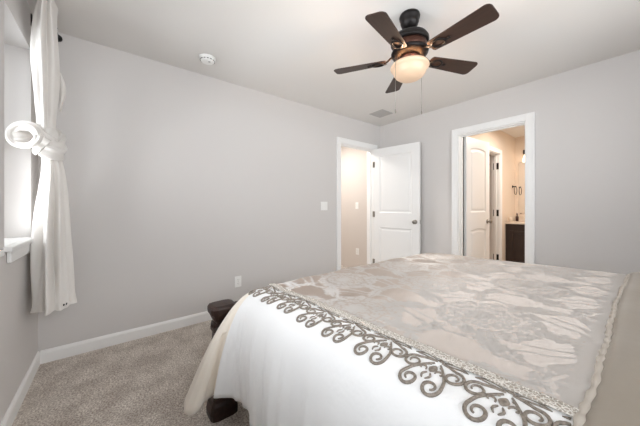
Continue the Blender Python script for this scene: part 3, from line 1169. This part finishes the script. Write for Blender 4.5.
# only the part of the drape towards the foot of the head fold belongs to the comforter
keep = [i for i in range(NS) if Tm[i, 0] <= XH + .003]
lo, hi = keep[0], keep[-1]
inner, hang = edge_rows(Tm[lo:hi + 1], P1m[lo:hi + 1], P2m[lo:hi + 1], Bm[lo:hi + 1], 40)
per = (NS - 1) / (len(keys) - 1)
fa, fb = int(13.3 * per) - lo, int(21.0 * per) - lo          # the folded corner, showing the lining
mb = MB()
mb.grid(inner + hang[:1])
mb.grid([r[:fa + 1] for r in hang])
mb.grid([r[fb:] for r in hang])
SH = 5                                                       # the shoulder over the fold is still face cloth
mb.grid([r[fa:fb + 1] for r in hang[:SH + 1]])
bmesh.ops.remove_doubles(mb.bm, verts=mb.bm.verts[:], dist=.0003)
bmesh.ops.recalc_face_normals(mb.bm, faces=mb.bm.faces[:])
mb.bm.normal_update()
if sum(f.normal.z for f in mb.bm.faces if f.calc_center_median().z > .66) < 0:
    bmesh.ops.reverse_faces(mb.bm, faces=mb.bm.faces[:])
shell = compart(mb, 'border', M_WHITE, normals=False)
mb = MB()
mb.grid([r[fa:fb + 1] for r in hang[SH:]])
bmesh.ops.recalc_face_normals(mb.bm, faces=mb.bm.faces[:])
mb.bm.normal_update()
if sum(f.normal.y for f in mb.bm.faces) > 0:
    bmesh.ops.reverse_faces(mb.bm, faces=mb.bm.faces[:])
fold = compart(mb, 'corner_fold', M_LINING, normals=False)
tag(fold, 'beige corner fold hanging past the footboard post')
fs = fold.modifiers.new('thickness', 'SOLIDIFY')
fs.thickness = .012
fs.offset = -1
sol = shell.modifiers.new('thickness', 'SOLIDIFY')
sol.thickness = .012
sol.offset = -1

# damask centre
nx, ny = 268, 360
gx = np.linspace(1.372, XH, nx)
gy = np.linspace(YN, 2.875, ny)
X_, Y_ = np.meshgrid(gx, gy, indexing='ij')


def foot_drop(x, y):
    """height of the top including the turn over the foot edge"""
    z = ztop(x, y)
    d = np.clip((1.45 - np.asarray(x)) / .09, 0, 1)
    return z - .020 * d ** 2


n_sh = len(shell.data.vertices)
bvh = BVHTree.FromPolygons([tuple(v.co) for v in shell.data.vertices] + [tuple(v.co) for v in fold.data.vertices],
                           [tuple(p.vertices) for p in shell.data.polygons] + [tuple(i + n_sh for i in p.vertices) for p in fold.data.polygons])


def under(x, y):
    h = bvh.ray_cast(Vector((x, y, 1.0)), Vector((0, 0, -1)))
    return h[0].z if h[0] else float('nan')


Z_ = ztop(X_, Y_)
for i_, j_ in np.argwhere((X_ < 1.462) | (Y_ > YTF - .02)):
    Z_[i_, j_] = under(X_[i_, j_], Y_[i_, j_])
Z_ = Z_ + .0035
Z_ = np.where(Z_ > .60, Z_, np.nan)


def damask(x, y):
    """the woven figure: big palmettes in a half-drop repeat joined by leafy scrolls"""
    A, B = .56, .72
    wx = x + .006 * smooth_noise(x, y, 70, 21)
    wy = y + .006 * smooth_noise(x, y, 70, 22)
    fig = np.zeros_like(x)
    for ox, oy in ((0, 0), (.5, .5)):
        u = ((wx - 1.62) / B + ox) % 1.0 - .5
        v = ((wy - 1.49) / A + oy) % 1.0 - .5
        dx, dy = u * .56, v * .44
        r = np.hypot(dx, dy * 1.12)
        th = np.arctan2(dy, dx)
        R = .122 * (1 + .16 * np.abs(np.cos(4.5 * th)) ** .6 + .05 * np.cos(18 * th)) * (1 + .18 * np.cos(th))
        fl = (r < R)
        # veins cut out of the petals
        ring = np.abs(r - R * .66 * (1 + .08 * np.cos(9 * th + PI))) < .0035
        ring2 = np.abs(r - R * .36 * (1 + .12 * np.cos(7 * th))) < .003
        vein = (np.abs(((th * 9 / PI) % 1.0) - .5) < .05) & (r > R * .40) & (r < R * .92)
        fleck = (np.sin(th * 18 + 3 * np.sin(r * 60)) * np.sin(r * 210 + 2 * np.sin(th * 5)) > .62) & (r > R * .2) & (r < R * .95)
        fl = fl & ~ring & ~ring2 & ~vein & ~fleck
        fig = np.where(fl, 1.0, fig)
        # a bud standing on the palmette and pair of leaves below
        for bx, by, a_, lx, ly in ((.185, 0, 0, .060, .026), (-.165, .060, -.6, .070, .026), (-.165, -.060, .6, .070, .026),
                                   (.085, .150, .9, .075, .024), (.085, -.150, -.9, .075, .024), (-.05, .168, 1.9, .06, .02), (-.05, -.168, -1.9, .06, .02)):
            ex, ey = dx - bx, dy - by
            c, s = math.cos(a_), math.sin(a_)
            p, q = ex * c + ey * s, -ex * s + ey * c
            lf = (np.abs(p) < lx) & (np.abs(q) < ly * np.cos(np.clip(p / lx, -1, 1) * PI / 2) * (1 + .22 * np.cos(p * 260)))
            lf = lf & ~(np.abs(q) < .0022)
            fig = np.where(lf, 1.0, fig)
        # curling stems
        stem = np.abs(np.abs(dy) - (.055 + .105 * np.sin(np.clip((dx + .28) / .56, 0, 1) * PI))) < .0045
        fig = np.where(stem & (np.abs(dx) < .27), 1.0, fig)
    return fig


fig = damask(X_, Y_)
# plain edging inside the braid and at the head hem
edge = (Y_ < YN + .020) | (X_ > XH - .035)
fig = np.where(edge, .9, fig)
me = bpy.data.meshes.new('damask_panel')
verts = np.stack([X_ - 2.0, Y_ - BYC, Z_ - .70], -1).reshape(-1, 3)
ii, jj = np.meshgrid(np.arange(nx - 1), np.arange(ny - 1), indexing='ij')
ok = ~np.isnan(Z_)
Z_ = np.where(ok, Z_, .6)
verts[:, 2] = (Z_ - .70).reshape(-1)
q = np.stack([ii * ny + jj, (ii + 1) * ny + jj, (ii + 1) * ny + jj + 1, ii * ny + jj + 1], -1).reshape(-1, 4)
q = q[ok.reshape(-1)[q].all(1)]
me.from_pydata(verts.tolist(), [], q.tolist())
at = me.attributes.new('figure', 'FLOAT', 'POINT')
at.data.foreach_set('value', fig.reshape(-1).astype(np.float32))
uv = me.uv_layers.new(name='weave')
li = np.zeros(len(me.loops), dtype=np.int32)
me.loops.foreach_get('vertex_index', li)
uvc = (verts[li][:, :2] * .3 + .5).astype(np.float32)
uv.data.foreach_set('uv', uvc.reshape(-1))
me.polygons.foreach_set('use_smooth', [True] * len(me.polygons))
me.materials.append(M_DAMASK)
dp = bpy.data.objects.new('damask_panel', me)
COL.objects.link(dp)
dp.parent = com
tag(dp, 'silvery damask figure woven on taupe satin')

# braid along the near edge of the damask
for yb in (YN,):
    mb = MB()
    xs = np.linspace(1.400, XH + .004, 240)
    rows = []
    for off, h in ((-.014, .002), (-.011, .0062), (-.004, .0078), (.004, .0078), (.011, .0062), (.014, .002)):
        rows.append([(x, yb + off, float(foot_drop(x, yb + off)) + h) for x in xs])
    mb.grid(rows)
    for off in (-.0135, .0135):
        mb.tube([(x, yb + off, float(foot_drop(x, yb + off)) + .005) for x in xs], .0028, 6)
    compart(mb, 'braid_trim', M_BRAID)

# embroidered scrolls, laid on the cloth

def on_cloth(x, s):
    """point on the comforter, s metres out from the near braid, and its normal"""
    flat = YN - 1.035
    if s <= flat:
        o, d = Vector((x, YN - s, 1.0)), Vector((0, 0, -1))
    else:
        a = (s - flat) / .135
        o2 = Vector((x, 1.035, float(ztop(x, 1.035)) - .135))
        d = -Vector((0, -math.sin(a), math.cos(a)))
        o = o2 - d * .4
    hit = bvh.ray_cast(o, d)
    if hit[0] is None:
        return None
    n = hit[1]
    if n.dot(d) > 0:
        n = -n
    return hit[0], n


def spiral(cx, cy, r0, r1, a0, a1, n=20):
    return [(cx + (r0 + (r1 - r0) * t) * math.cos(a0 + (a1 - a0) * t), cy + (r0 + (r1 - r0) * t) * math.sin(a0 + (a1 - a0) * t)) for t in np.linspace(0, 1, n)]


def motif_strokes():
    S = []
    for sg in (-1, 1):
        f = lambda pts: [(sg * a, b) for a, b in pts]
        # upper volute: sweeps out under the braid and curls back
        sp = spiral(.051, .055, .024, .008, -PI * .55, -PI * .55 + 2.75 * PI, 30)
        S.append((f([tuple(p) for p in spline([(.006, .020), (.022, .023), (.036, .027), sp[0]], 12)] + sp[1:]), .0036))
        # leaf lying along the braid: two lines meeting in a point
        S.append((f(spline([(.010, .014), (.030, .008), (.050, .010), (.068, .018)], 10)), .0018))
        S.append((f(spline([(.010, .018), (.030, .018), (.050, .017), (.068, .018)], 10)), .0018))
        # lower volute
        sp = spiral(.027, .112, .022, .007, -PI * .10, -PI * .10 + 2.5 * PI, 28)
        S.append((f([tuple(p) for p in spline([(.008, .030), (.022, .048), (.040, .076), sp[0]], 14)] + sp[1:]), .0041))
        # tendrils beside the bud
        S.append((f(spiral(.022, .062, .011, .003, PI * .9, PI * 2.4, 12)), .0028))
        S.append((f(spline([(.004, .072), (.010, .084), (.004, .096)], 6)), .0028))
    return S


MS = motif_strokes()
mb = MB()
SP = .1545
x0m = 2.552
VS, US = 1.10, 1.03
centres = [x0m - SP * k for k in range(-1, 8)]
for cx in centres:
    for pts, wd in MS:
        run, rad = [], []
        m_ = len(pts)
        for i, (u, s) in enumerate(pts):
            x = cx + u * US
            if x > XH - .006 or x < 1.385:
                continue
            h = on_cloth(x, s * VS + .004)
            if h is None:
                continue
            run.append(h[0] + h[1] * .0012)
            t = i / (m_ - 1)
            rad.append(wd * (.40 + .70 * max(0.0, math.sin(PI * min(1, .12 + t * .80)))))
        if len(run) >= 3:
            mb.tube(run, rad, 6, flat=1.0)
    # bud, oval and two beads
    for (u, s, w, l) in ((0, .052, .011, .017), (0, .013, .010, .006), (.014, .040, .004, .004), (-.014, .040, .004, .004)):
        if cx + u > XH - .02 or cx + u < 1.40:
            continue
        ring = []
        s = s * VS + .004
        c0 = on_cloth(cx + u, s)
        if c0 is None:
            continue
        for k in range(14):
            a = 2 * PI * k / 14
            h = on_cloth(cx + u + w * math.copysign(abs(math.cos(a)) ** 1.4, math.cos(a)), s + l * math.copysign(abs(math.sin(a)) ** 1.4, math.sin(a)))
            ring.append(h[0] + h[1] * .0008 if h else c0[0])
        mid = [c0[0] + (p - c0[0]) * .6 + c0[1] * .003 for p in ring]
        mb.grid([ring, mid], closed=True)
        mb._add([tuple(p) for p in mid] + [tuple(c0[0] + c0[1] * .004)], [(i, (i + 1) % 14, 14) for i in range(14)], None, True)
compart(mb, 'embroidery', M_CORD)

# gathered hem at the head end of the damask
mb = MB()
ys = np.linspace(YTN + .03, YTF - .03, 520)
rows = []
for k in range(11):
    a = PI * 2 * k / 11
    row = []
    for y, zy in zip(ys, ztop(np.full_like(ys, XH), ys)):
        g = .55 + .45 * math.sin(y * 2 * PI / .058 + 1.5 * math.sin(y * 17)) * (.8 + .2 * math.sin(y * 41))
        rr = .005 + .0045 * g
        xx = XH + .001 + .004 * math.sin(y * 5.2 + .6) + .002 * math.sin(y * 21)
        row.append((xx + rr * math.cos(a), y, zy + .004 + rr * math.sin(a)))
    rows.append(row)
rows.append(rows[0])
mb.grid(rows)
compart(mb, 'gathered_hem', M_HEM)

# ------------------------------------------------------------------ taupe cover over the head end
mb = MB()
rows = []
xs = [-.05, -.03, -.012, -.004] + list(np.linspace(0, 1, 46))
for y in np.linspace(.895, 2.95, 130):
    row = []
    zrow = float(ztop(2.68, np.clip(y, YTN, YTF)))
    for t in xs:
        x0 = XH + .004 + .004 * math.sin(y * 5.2 + .6)
        x = x0 + (3.42 - x0) * t
        lift = -.020 if t < -.01 else -.008 if t < 0 else .010 + .014 * min(1.0, ((x - x0) / .03)) ** .5
        e = 0.0
        yy = y
        z = zrow + lift - .004
        if y < YTN:
            q_ = (YTN - y) / (YTN - .895)
            yy = YTN - .125 * math.sin(q_ * PI / 2)
            z -= .115 * (1 - math.cos(q_ * PI / 2)) + max(0, q_ - .8) * 1.6
        if y > YTF:
            q_ = (y - YTF) / (2.95 - YTF)
            yy = YTF + .14 * math.sin(q_ * PI / 2)
            z -= .115 * (1 - math.cos(q_ * PI / 2)) + max(0, q_ - .8) * 1.6
        row.append((x - 3.0, yy - BYC, z - .70))
    rows.append(row)
mb.grid(rows)
bmesh.ops.recalc_face_normals(mb.bm, faces=mb.bm.faces[:])
mb.bm.normal_update()
if sum(f.normal.z for f in mb.bm.faces) < 0:
    bmesh.ops.reverse_faces(mb.bm, faces=mb.bm.faces[:])
bl = mb.build('blanket', M_TAUPE, normals=False)
bl.location = (3.0, BYC, .70)
tag(bl, 'plain taupe satin bed cover at the head end, right of the damask', 'blanket')
sol = bl.modifiers.new('thickness', 'SOLIDIFY')
sol.thickness = .012
sol.offset = -1
